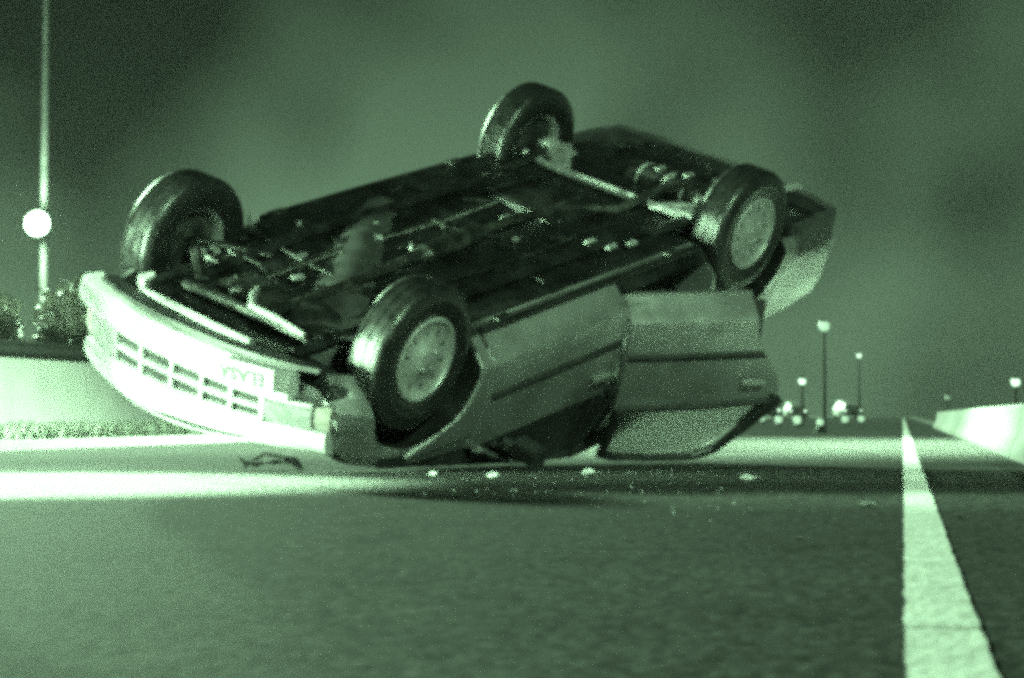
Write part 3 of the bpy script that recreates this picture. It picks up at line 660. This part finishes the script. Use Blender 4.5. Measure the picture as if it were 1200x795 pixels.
# glyph x -> car y, glyph y -> car z: upright on the car, so upside down on the road
T4 = Matrix(((0, 0, 1, .0075), (1, 0, 0, 0), (0, 1, 0, 0), (0, 0, 0, 1)))
for v in tm.vertices: v.co = damage(pm @ (T4 @ v.co))
tm.materials.append(M['ink']); to = bpy.data.objects.new('plate_lettering', tm); COL.objects.link(to); to.parent = pl

# --- tail
g = sweep = G()
def tx(y): return -3.60 + .09 * (abs(y) / .76) ** 2.6
def sweep_tail(prof, ys, wrap=0):
    g = G(); n = len(prof); V = []; F = []
    P = [(Vector((tx(y), y, 0)), Vector((-1, 0, 0))) for y in ys]
    if wrap:
        a = [(Vector((tx(ys[0]) + wrap * i / 4, ys[0] - .03, 0)), Vector((0, -1, 0))) for i in range(4, 0, -1)]; b = [(Vector((tx(ys[-1]) + wrap * i / 4, ys[-1] + .03, 0)), Vector((0, 1, 0))) for i in range(1, 5)]
        P = a + P + b
    for p, nr in P:
        for o, z in prof: V.append(p + nr * o + Vector((0, 0, z)))
    for i in range(len(P) - 1):
        for q in range(n): F.append((i * n + q, i * n + (q + 1) % n, (i + 1) * n + (q + 1) % n, (i + 1) * n + q))
    F += [tuple(range(n)), tuple(range((len(P) - 1) * n, len(P) * n))]
    return g.add(V, F)
cpart(sweep_tail([(-.05, .42), (.02, .42), (.05, .45), (.05, .56), (.03, .59), (-.05, .59)], lin(-.76, .76, 24), .45), 'rear_bumper', 'grey_plastic', dent=.03)
for s in (-1, 1):
    cpart(sweep_tail([(-.05, .66), (.015, .66), (.02, .74), (.012, .82), (-.05, .82)], sorted(lin(s * .42, s * .75, 8))), 'tail_light', 'red')

# --- wheels
def wheel(ax, s, spin, steer=0.0, z=WR, cam_=0.0):
    root = None
    mt = Matrix.Translation((ax, s * TR / 2, z)) @ Matrix.Rotation(steer, 4, 'Z') @ Matrix.Rotation(cam_, 4, 'X') @ Matrix.Rotation(0 if s > 0 else pi, 4, 'Z') @ Matrix.Rotation(spin, 4, 'Y')   # local +Y outward
    R = WR; w = .098
    g = G()
    prof = [(.185, -.075), (.20, -.085), (.235, -.094), (.275, -.097), (.305, -.090), (R - .008, -.078), (R - .001, -.066), (R, -.052), (R - .004, -.050), (R - .004, -.043), (R, -.041), (R, -.004), (R - .004, -.002), (R - .004, .006), (R, .008), (R, .041), (R - .004, .043), (R - .004, .050), (R, .052), (R - .001, .066), (R - .008, .078), (.305, .090), (.275, .097), (.262, .0985), (.258, .0965), (.235, .095), (.20, .087), (.185, .075)]
    g.lathe(prof, 64, mt)
    ty = g.build('wheel', 'rubber', car, 40)
    ty.name = 'wheel'
    # steel rim barrel and inner face
    g = G(); g.lathe([(.187, -.078), (.180, -.07), (.165, -.05), (.160, .02), (.172, .06), (.187, .08), (.190, .075), (.175, .05), (.165, .02), (.168, -.045), (.183, -.066)], 40, mt, True)
    g.lathe([(.16, .015), (.10, .03), (.04, .025), (.001, .025)], 32, mt); rim = g.build('rim', 'hub', ty)
    # hubcap with raised ring, dished face, radial slots
    g = G(); g.lathe([(.196, .080), (.196, .092), (.188, .098), (.178, .097), (.172, .088), (.150, .078), (.110, .076), (.092, .086), (.066, .094), (.060, .100), (.045, .103), (.001, .104)], 48, mt)
    hc = g.build('hubcap', 'hub', ty)
    for k in range(10):
        q = 2 * pi * k / 10
        B = mt @ Matrix.Rotation(q, 4, 'Y'); g = G(); g.box((.128, .077, 0), (.030, .006, .012), .003, B); g.build('hubcap_slot', 'grease', hc)
    for k in range(4):
        q = 2 * pi * k / 4 + .3
        B = mt @ Matrix.Rotation(q, 4, 'Y'); g = G(); g.lathe([(.011, 0), (.011, .012), (.006, .016), (.001, .016)], 6, B @ Matrix.Translation((.052, .097, 0))); g.build('wheel_nut', 'steel', hc)
    # brake drum / backing plate on the inner side
    g = G(); g.lathe([(.001, -.06), (.12, -.06), (.135, -.05), (.14, -.02), (.14, .01), (.001, .01)], 32, mt); g.build('brake_drum', 'grease', ty)
wheel(0, -1, .3, radians(-3)); wheel(0, 1, 1.1, radians(-3)); wheel(-WB, -1, .7); wheel(-WB, 1, .2)

# --- underside
def floorz(x, y):
    z = .352
    if abs(y) < .13: z += .07 * sm((.13 - abs(y)) / .05)          # tunnel
    if .25 < abs(y) < .62 and -2.1 < x < -.55:
        z += .012 * (0.5 + 0.5 * cos(x * 38)) * sm((abs(y) - .25) / .05) * sm((.62 - abs(y)) / .05)
    if x > -.55: z += .10 * sm((x + .55) / .25)
    if x < -2.15: z += .10 * sm((-2.15 - x) / .15)
    return z - .012
g = G(); g.grid(lambda u, v: (u, v, floorz(u, v)), lin(.40, -2.55, 110), lin(-.70, .70, 60), depth=(0, 0, .02)); 
def inarch(v): return any((v.x - ax) ** 2 < .40 ** 2 and abs(v.y) > .55 for ax in (0, -WB))
keep = [f for f in g.F if not any(inarch(g.V[i]) for i in f)]; g.F = keep
cpart(g, 'floor_pan', 'under', dent=.006)
for s in (-1, 1):
    g = G(); g.tube([(.45, s * .42, .37), (.1, s * .42, .345), (-.6, s * .46, .325), (-2.0, s * .46, .325), (-2.3, s * .48, .38), (-3.4, s * .45, .42)], .04, 4, sy=.7); cpart(g, 'chassis_rail', 'under')
    g = G(); g.tube([(-.45, s * .745, .345), (-1.2, s * .745, .340), (-2.15, s * .745, .345)], .02, 6); cpart(g, 'sill_seam', 'under')
    for xj in (-.62, -1.95):
        g = G(); g.box((xj, s * .73, .335), (.10, .05, .03), .006); cpart(g, 'jacking_point', 'grease')
# pale sheet added to imitate a diagonal smear of lit smoke
M['smear'] = mat('pale_smear', (0.075, 0.075, 0.074), 0.55, 0.2, 0.35, 5, dirt=(0.025, 0.025, 0.025), dirt_lo=0.45, dirt_hi=0.7, dscale=6)
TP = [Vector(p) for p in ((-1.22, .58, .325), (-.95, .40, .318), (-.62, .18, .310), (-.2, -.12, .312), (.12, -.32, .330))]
def smearf(u, v):
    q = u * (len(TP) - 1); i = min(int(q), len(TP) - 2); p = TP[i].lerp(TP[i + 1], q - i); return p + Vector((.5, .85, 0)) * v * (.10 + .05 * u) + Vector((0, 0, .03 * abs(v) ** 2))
g = G(); g.grid(smearf, lin(0, 1, 24), lin(-1, 1, 7), depth=(0, 0, .006)); cpart(g, 'pale_smear_sheet', 'smear', dent=.012)
# hoses, clips and brackets scattered over the floor
random.seed(5)
for k in range(26):
    x0 = random.uniform(-2.1, .3); y0 = random.uniform(-.62, .62); g = G(); g.box((0, 0, 0), (random.uniform(.03, .09), random.uniform(.015, .04), .018), .004, Matrix.Translation((x0, y0, .325)) @ Matrix.Rotation(random.uniform(0, 3.1), 4, 'Z')); cpart(g, 'clip', random.choice(['grease', 'alum', 'grease']))
for k in range(9):
    x0 = random.uniform(-1.9, .1); y0 = random.uniform(-.6, .6); p = Vector((x0, y0, .325)); pts = [p.copy()]; dq = random.uniform(0, 6.3)
    for j in range(7):
        dq += random.uniform(-.6, .6); p = p + Vector((cos(dq), sin(dq) * .8, 0)) * .07; p.y = max(-.62, min(.62, p.y)); p.z = .322 + .01 * random.random(); pts.append(p.copy())
    g = G(); g.tube(pts, random.uniform(.006, .013), 6); cpart(g, 'hose', random.choice(['black', 'grease']))
random.seed(11)
# exhaust
ex = [(.28, -.10, .33), (.0, -.12, .31), (-.5, -.10, .30), (-1.0, -.06, .29), (-1.5, -.05, .29), (-1.9, -.10, .30), (-2.15, -.24, .31), (-2.45, -.26, .26), (-2.75, -.20, .33)]
exs = []
for i in range(len(ex) - 1):
    for k in range(4): exs.append(Vector(ex[i]).lerp(Vector(ex[i + 1]), k / 4))
g = G(); g.tube(exs + [Vector(ex[-1])], .026, 12); ep = cpart(g, 'exhaust_pipe', 'grease')
g = G(); g.tube([(-.75, -.08, .30), (-.79, -.08, .30), (-.80, -.08, .30), (-1.22, -.06, .29), (-1.23, -.06, .29), (-1.27, -.06, .29)], [.026, .05, .062, .062, .05, .026], 18, sy=.75); cpart(g, 'resonator', 'grease', ep)
g = G(); g.tube([(-2.80, .18, .36), (-2.80, .16, .36), (-2.80, .13, .36), (-2.80, -.33, .35), (-2.80, -.36, .35), (-2.80, -.38, .35)], [.03, .085, .10, .10, .085, .03], 20, sy=.75); mf = cpart(g, 'muffler', 'grease', ep)
for xx in (.05, -.12, -.25):
    g = G(); g.tube([(-2.80, xx - .008, .358), (-2.80, xx + .008, .358)], .104, 20, sy=.76); cpart(g, 'muffler_band', 'alum', mf)
g = G(); g.tube([(-2.85, -.34, .36), (-3.1, -.44, .37), (-3.6, -.46, .41)], .022, 10); cpart(g, 'tail_pipe', 'alum', ep)
for p in ((-2.77, -.05, .27), (-2.83, -.20, .27), (-2.72, -.15, .275), (-2.62, -.42, .29), (-2.55, .40, .29), (-1.48, -.02, .285), (-1.91, .47, .315), (-1.97, .42, .315), (-1.64, -.44, .30), (-1.83, -.56, .31), (-1.70, -.53, .31), (-.35, .30, .34), (-.9, .35, .325), (-.62, -.25, .325)):
    g = G(); g.box(p, (.075, .03, .02), .005, None); cpart(g, 'bracket', 'alum')
# fuel tank, spare well
g = G(); g.box((-1.93, .12, .35), (.42, .62, .12), .04, seg=3); ft = cpart(g, 'fuel_tank', 'under', dent=.006)
for yy in (-.05, .28):
    g = G(); g.box((-1.93, yy, .286), (.46, .03, .006), .002); cpart(g, 'tank_strap', 'grease', ft)
g = G(); g.lathe([(.001, -.02), (.24, -.02), (.28, 0), (.29, .10)], 32, Matrix.Translation((-3.16, .18, .40)) @ Matrix.Rotation(pi / 2, 4, 'X')); cpart(g, 'spare_wheel_well', 'under')
# fuel and brake lines
for yy, m in ((.20, 'steel'), (.225, 'grease'), (-.33, 'grease')):
    g = G(); pts = [(.1, yy, .345)] + [(-.3 - .25 * k, yy + .012 * sin(k * 1.3), .325) for k in range(8)]; g.tube(pts, .007, 6); cpart(g, 'fuel_line', m)
# rear axle: beam, arms, springs, dampers
g = G(); g.tube([(-2.42, .62, .335), (-2.36, .40, .325), (-2.35, .28, .32), (-2.37, -.10, .32), (-2.39, -.46, .32), (-2.42, -.62, .335)], .024, 12); ra = cpart(g, 'rear_axle_beam', 'alum')
for s in (-1, 1):
    g = G(); g.tube([(-2.05, s * .50, .34), (-2.38, s * .53, .31), (-WB, s * .60, .33)], [.028, .034, .045], 8, sy=.7); cpart(g, 'trailing_arm', 'grease', ra)
    g = G(); g.tube([(-2.34, s * .30, .315), (-2.50, s * .47, .315), (-2.66, s * .66, .33)], [.022, .045, .012], 8, sy=.5); cpart(g, 'control_arm', 'alum', ra)
    g = G(); g.tube([(-2.34, s * .28, .315), (-2.50, s * .40, .31), (-2.76, s * .57, .33)], [.030, .036, .016], 8, sy=.5); cpart(g, 'control_arm', 'alum', ra)
    g = G(); pts = [(-2.52 + .05 * cos(q), s * .50 + .05 * sin(q), .33 + .20 * q / (2 * pi * 5)) for q in lin(0, 2 * pi * 5, 80)]; g.tube(pts, .008, 6); cpart(g, 'coil_spring', 'steel', ra)
    g = G(); g.tube([(-2.66, s * .56, .30), (-2.66, s * .56, .40), (-2.66, s * .55, .401), (-2.64, s * .54, .62)], [.03, .03, .018, .018], 12); cpart(g, 'damper', 'steel', ra)
    g = G(); g.box((-2.60, s * .60, .33), (.12, .09, .10), .02); cpart(g, 'hub_carrier', 'alum', ra)
g = G(); g.box((-2.40, -.50, .305), (.10, .12, .06), .015); cpart(g, 'axle_mount', 'alum', ra)
# front end: subframe, engine, gearbox, shafts, rack, radiator support
g = G(); g.tube([(.30, .42, .36), (.31, .30, .335), (.31, -.05, .325), (.31, -.38, .335), (.30, -.44, .36)], .030, 8, sy=.7); sf = cpart(g, 'subframe', 'grease')
g = G(); g.tube([(.31, -.02, .30), (.315, -.2, .298), (.32, -.38, .31)], [.014, .018, .012], 8); cpart(g, 'tow_bar', 'hub', sf)
g = G(); g.tube([(.10, .12, .325), (.20, .05, .31), (.31, -.04, .305)], [.012, .020, .022], 8); cpart(g, 'brace', 'hub', sf)
g = G(); g.tube([(.49, .50, .37), (.515, .34, .355), (.55, .0, .352), (.545, -.24, .36)], .024, 8); cpart(g, 'radiator_support', 'hub')
g = G(); g.tube([(.45, .52, .42), (.44, .53, .33), (.40, .50, .31)], [.03, .035, .012], 8); cpart(g, 'towing_eye', 'hub')
en = G(); en.box((.10, .12, .42), (.34, .42, .16), .03, seg=2); ob = cpart(en, 'oil_pan', 'grease')
g = G(); g.box((.10, .12, .336), (.26, .30, .03), .01); cpart(g, 'sump', 'grease', ob)
for k in range(8):
    q = k / 8 * 2 * pi; g = G(); g.lathe([(.001, 0), (.009, 0), (.009, .01), (.001, .012)], 6, Matrix.Translation((.10 + .12 * cos(q), .12 + .14 * sin(q), .322)) @ Matrix.Rotation(-pi / 2, 4, 'X')); cpart(g, 'bolt', 'grease', ob)
g = G(); g.lathe([(.001, -.16), (.07, -.16), (.11, -.08), (.13, .02), (.13, .08), (.09, .12), (.001, .12)], 24, Matrix.Translation((.05, -.22, .42))); cpart(g, 'gearbox', 'grease')
for s in (-1, 1):
    g = G(); g.tube([(.02, s * .22, .40), (.01, s * .28, .395), (.0, s * .30, .39), (.0, s * .58, .36), (.0, s * .60, .36), (.0, s * .66, .355)], [.05, .045, .016, .016, .04, .04], 12); cpart(g, 'drive_shaft', 'steel')
    g = G(); g.tube([(.22, s * .36, .34), (.10, s * .52, .315), (.0, s * .66, .30)], [.035, .03, .022], 8, sy=.5); g.tube([(-.24, s * .38, .34), (-.10, s * .54, .315), (.0, s * .66, .30)], [.03, .025, .022], 8, sy=.5); cpart(g, 'lower_arm', 'grease')
    g = G(); g.tube([(-.14, s * .20, .37), (-.12, s * .62, .345)], .011, 8); cpart(g, 'track_rod', 'steel')
    g = G(); g.box((-.02, s * .62, .36), (.10, .05, .10), .015); cpart(g, 'hub_carrier', 'grease')
g = G(); g.tube([(-.15, -.26, .37), (-.15, .26, .37)], .028, 10); cpart(g, 'steering_rack', 'grease')
g = G(); g.tube([(-.36, .68, .33), (-.33, .45, .335), (-.30, .2, .33), (-.30, -.2, .33), (-.33, -.45, .335), (-.36, -.68, .33)], .011, 8); cpart(g, 'anti_roll_bar', 'grease')
g = G(); g.box((-.46, .735, .352), (.05, .04, .10), .008); cpart(g, 'jacking_bracket', 'alum')
g = G(); g.box((.21, -.60, .39), (.035, .02, .10), .004); cpart(g, 'mounting_bracket', 'alum')
# --- interior pieces seen through the openings
for s in (-1, 1):
    g = G(); g.box((-1.12, s * .37, .66), (.50, .48, .14), .05, seg=3); st = cpart(g, 'seat', 'interior')
    g = G(); g.box((0, 0, 0), (.12, .46, .56), .05, Matrix.Translation((-1.42, s * .37, .94)) @ Matrix.Rotation(radians(-14), 4, 'Y'), 3); cpart(g, 'backrest', 'interior', st)
    g = G(); g.box((-1.49, s * .37, 1.24), (.08, .25, .13), .03, seg=3); cpart(g, 'headrest', 'interior', st)
g = G(); g.box((-2.12, 0, .68), (.5, 1.26, .15), .05, seg=3); g.box((0, 0, 0), (.14, 1.2, .38), .05, Matrix.Translation((-2.42, 0, .86)) @ Matrix.Rotation(radians(-18), 4, 'Y'), 3); cpart(g, 'rear_seat', 'interior')
g = G(); g.box((-.66, 0, .86), (.26, 1.36, .18), .05, seg=3); cpart(g, 'dashboard', 'interior')
g = G(); g.lathe([(.19 + .014 * cos(q), .014 * sin(q)) for q in lin(0, 2 * pi, 9)], 32, Matrix.Translation((-.90, .37, .95)) @ Matrix.Rotation(radians(65), 4, 'Z') @ Matrix.Rotation(pi / 2, 4, 'Z')); cpart(g, 'steering_wheel', 'black')

# ------------------------------------------------------------------ debris on the road
def ground_at(px, py):
    d = CAM_H * 2400 / (py - 487); return Vector(((px - 600) / 2400 * d, d, 0))
def shard(px, py, r, label, m='shard', seed=0, flat=.45):
    random.seed(seed); p = ground_at(px, py); bm = bmesh.new(); n = 14
    pts = [Vector((random.gauss(0, 1), random.gauss(0, 1), random.gauss(0, 1))).normalized() for _ in range(n)]
    for q in pts: bm.verts.new((q.x * r * random.uniform(.8, 1.3), q.y * r, q.z * r * flat + r * flat + .004))
    bmesh.ops.convex_hull(bm, input=bm.verts); bmesh.ops.delete(bm, geom=[v for v in bm.verts if not v.link_faces], context='VERTS')
    zm = min(v.co.z for v in bm.verts)
    for v in bm.verts: v.co.z -= zm - .001
    me = bpy.data.meshes.new('glass_fragment'); bm.to_mesh(me); bm.free(); me.materials.append(M[m])
    o = bpy.data.objects.new('glass_fragment', me); COL.objects.link(o); o.location = p
    tagobj(o, label, 'glass fragment', 'broken glass on the road')
shard(872, 565, .034, 'large bright glass fragment on the road below the open door window', seed=1)
shard(1016, 595, .024, 'bright glass fragment on the road left of the white edge line', seed=2)
shard(578, 560, .026, 'glass fragment on the road just right of the near front wheel', seed=3)
shard(507, 558, .022, 'glass fragment on the road directly under the near front wheel', seed=4)
shard(690, 556, .030, 'glass fragment on the road at the front corner of the open door', seed=5)
shard(935, 634, .010, 'small glass fragment alone on the bare road left of the edge line', seed=6)
shard(1122, 607, .014, 'small glass fragment right of the white edge line', seed=7)
shard(1060, 668, .007, 'tiny glass fragment lying on the white edge line', 'ink', seed=8, flat=.2)
V = []; F = []; random.seed(3)
for _ in range(240):
    p = ground_at(random.uniform(330, 900), 553 + 60 * random.random() ** 3); r = random.uniform(.0015, .0055)
    i = len(V); V += [p + Vector((r, 0, .001)), p + Vector((-r * .6, r * .8, .001)), p + Vector((-r * .5, -r * .9, .001)), p + Vector((0, 0, r * 1.1))]
    F += [(i, i + 1, i + 2), (i, i + 1, i + 3), (i + 1, i + 2, i + 3), (i + 2, i, i + 3)]
tagobj(raw('glass_crumbs', V, F, 'shard', None, 0), 'fine crumbs of broken window glass scattered over the road by the car', 'glass crumbs', kind='stuff')
# torn piece of trim under the nose
p = ground_at(318, 551); tr = empty('broken_trim', p, (0, 0, .35))
def trimf(u, v):
    r = noise.noise(Vector((u * 14, v * 20, 1))); return (u, v + .02 * r, .03 + .035 * noise.noise(Vector((u * 9, 3, v * 8))) + .02 * r)
g = G(); g.grid(trimf, lin(-.14, .14, 22), lin(-.05, .05, 8), depth=(0, 0, .008)); g.V = [Vector((v.x, v.y, max(.004, v.z))) for v in g.V]; g.build('trim_strip', 'black', tr)
g = G(); g.tube([(-.12, .03, .012), (-.03, .01, .075), (.05, -.02, .06), (.13, .03, .012)], .009, 6); g.build('trim_clip', 'grease', tr)
tagobj(tr, 'torn black trim piece on the road under the near corner of the nose', 'car trim')

# ------------------------------------------------------------------ haze: thin smoke filling the whole place
g = G(); g.box((60, 225, 9), (780, 660, 20.1)); hz = g.build('haze', 'void', smooth=0)
hm = bpy.data.materials.new('haze'); hm.use_nodes = True; t = hm.node_tree; t.nodes.clear()
o_ = t.nodes.new('ShaderNodeOutputMaterial'); pv = t.nodes.new('ShaderNodeVolumePrincipled'); pv.inputs['Color'].default_value = (.85, .85, .85, 1); pv.inputs['Density'].default_value = 0.00022; pv.inputs['Anisotropy'].default_value = 0.0
t.links.new(pv.outputs[0], o_.inputs['Volume']); hz.data.materials.clear(); hz.data.materials.append(hm)
tagobj(hz, 'thin smoke haze filling the air', 'haze', kind='stuff')
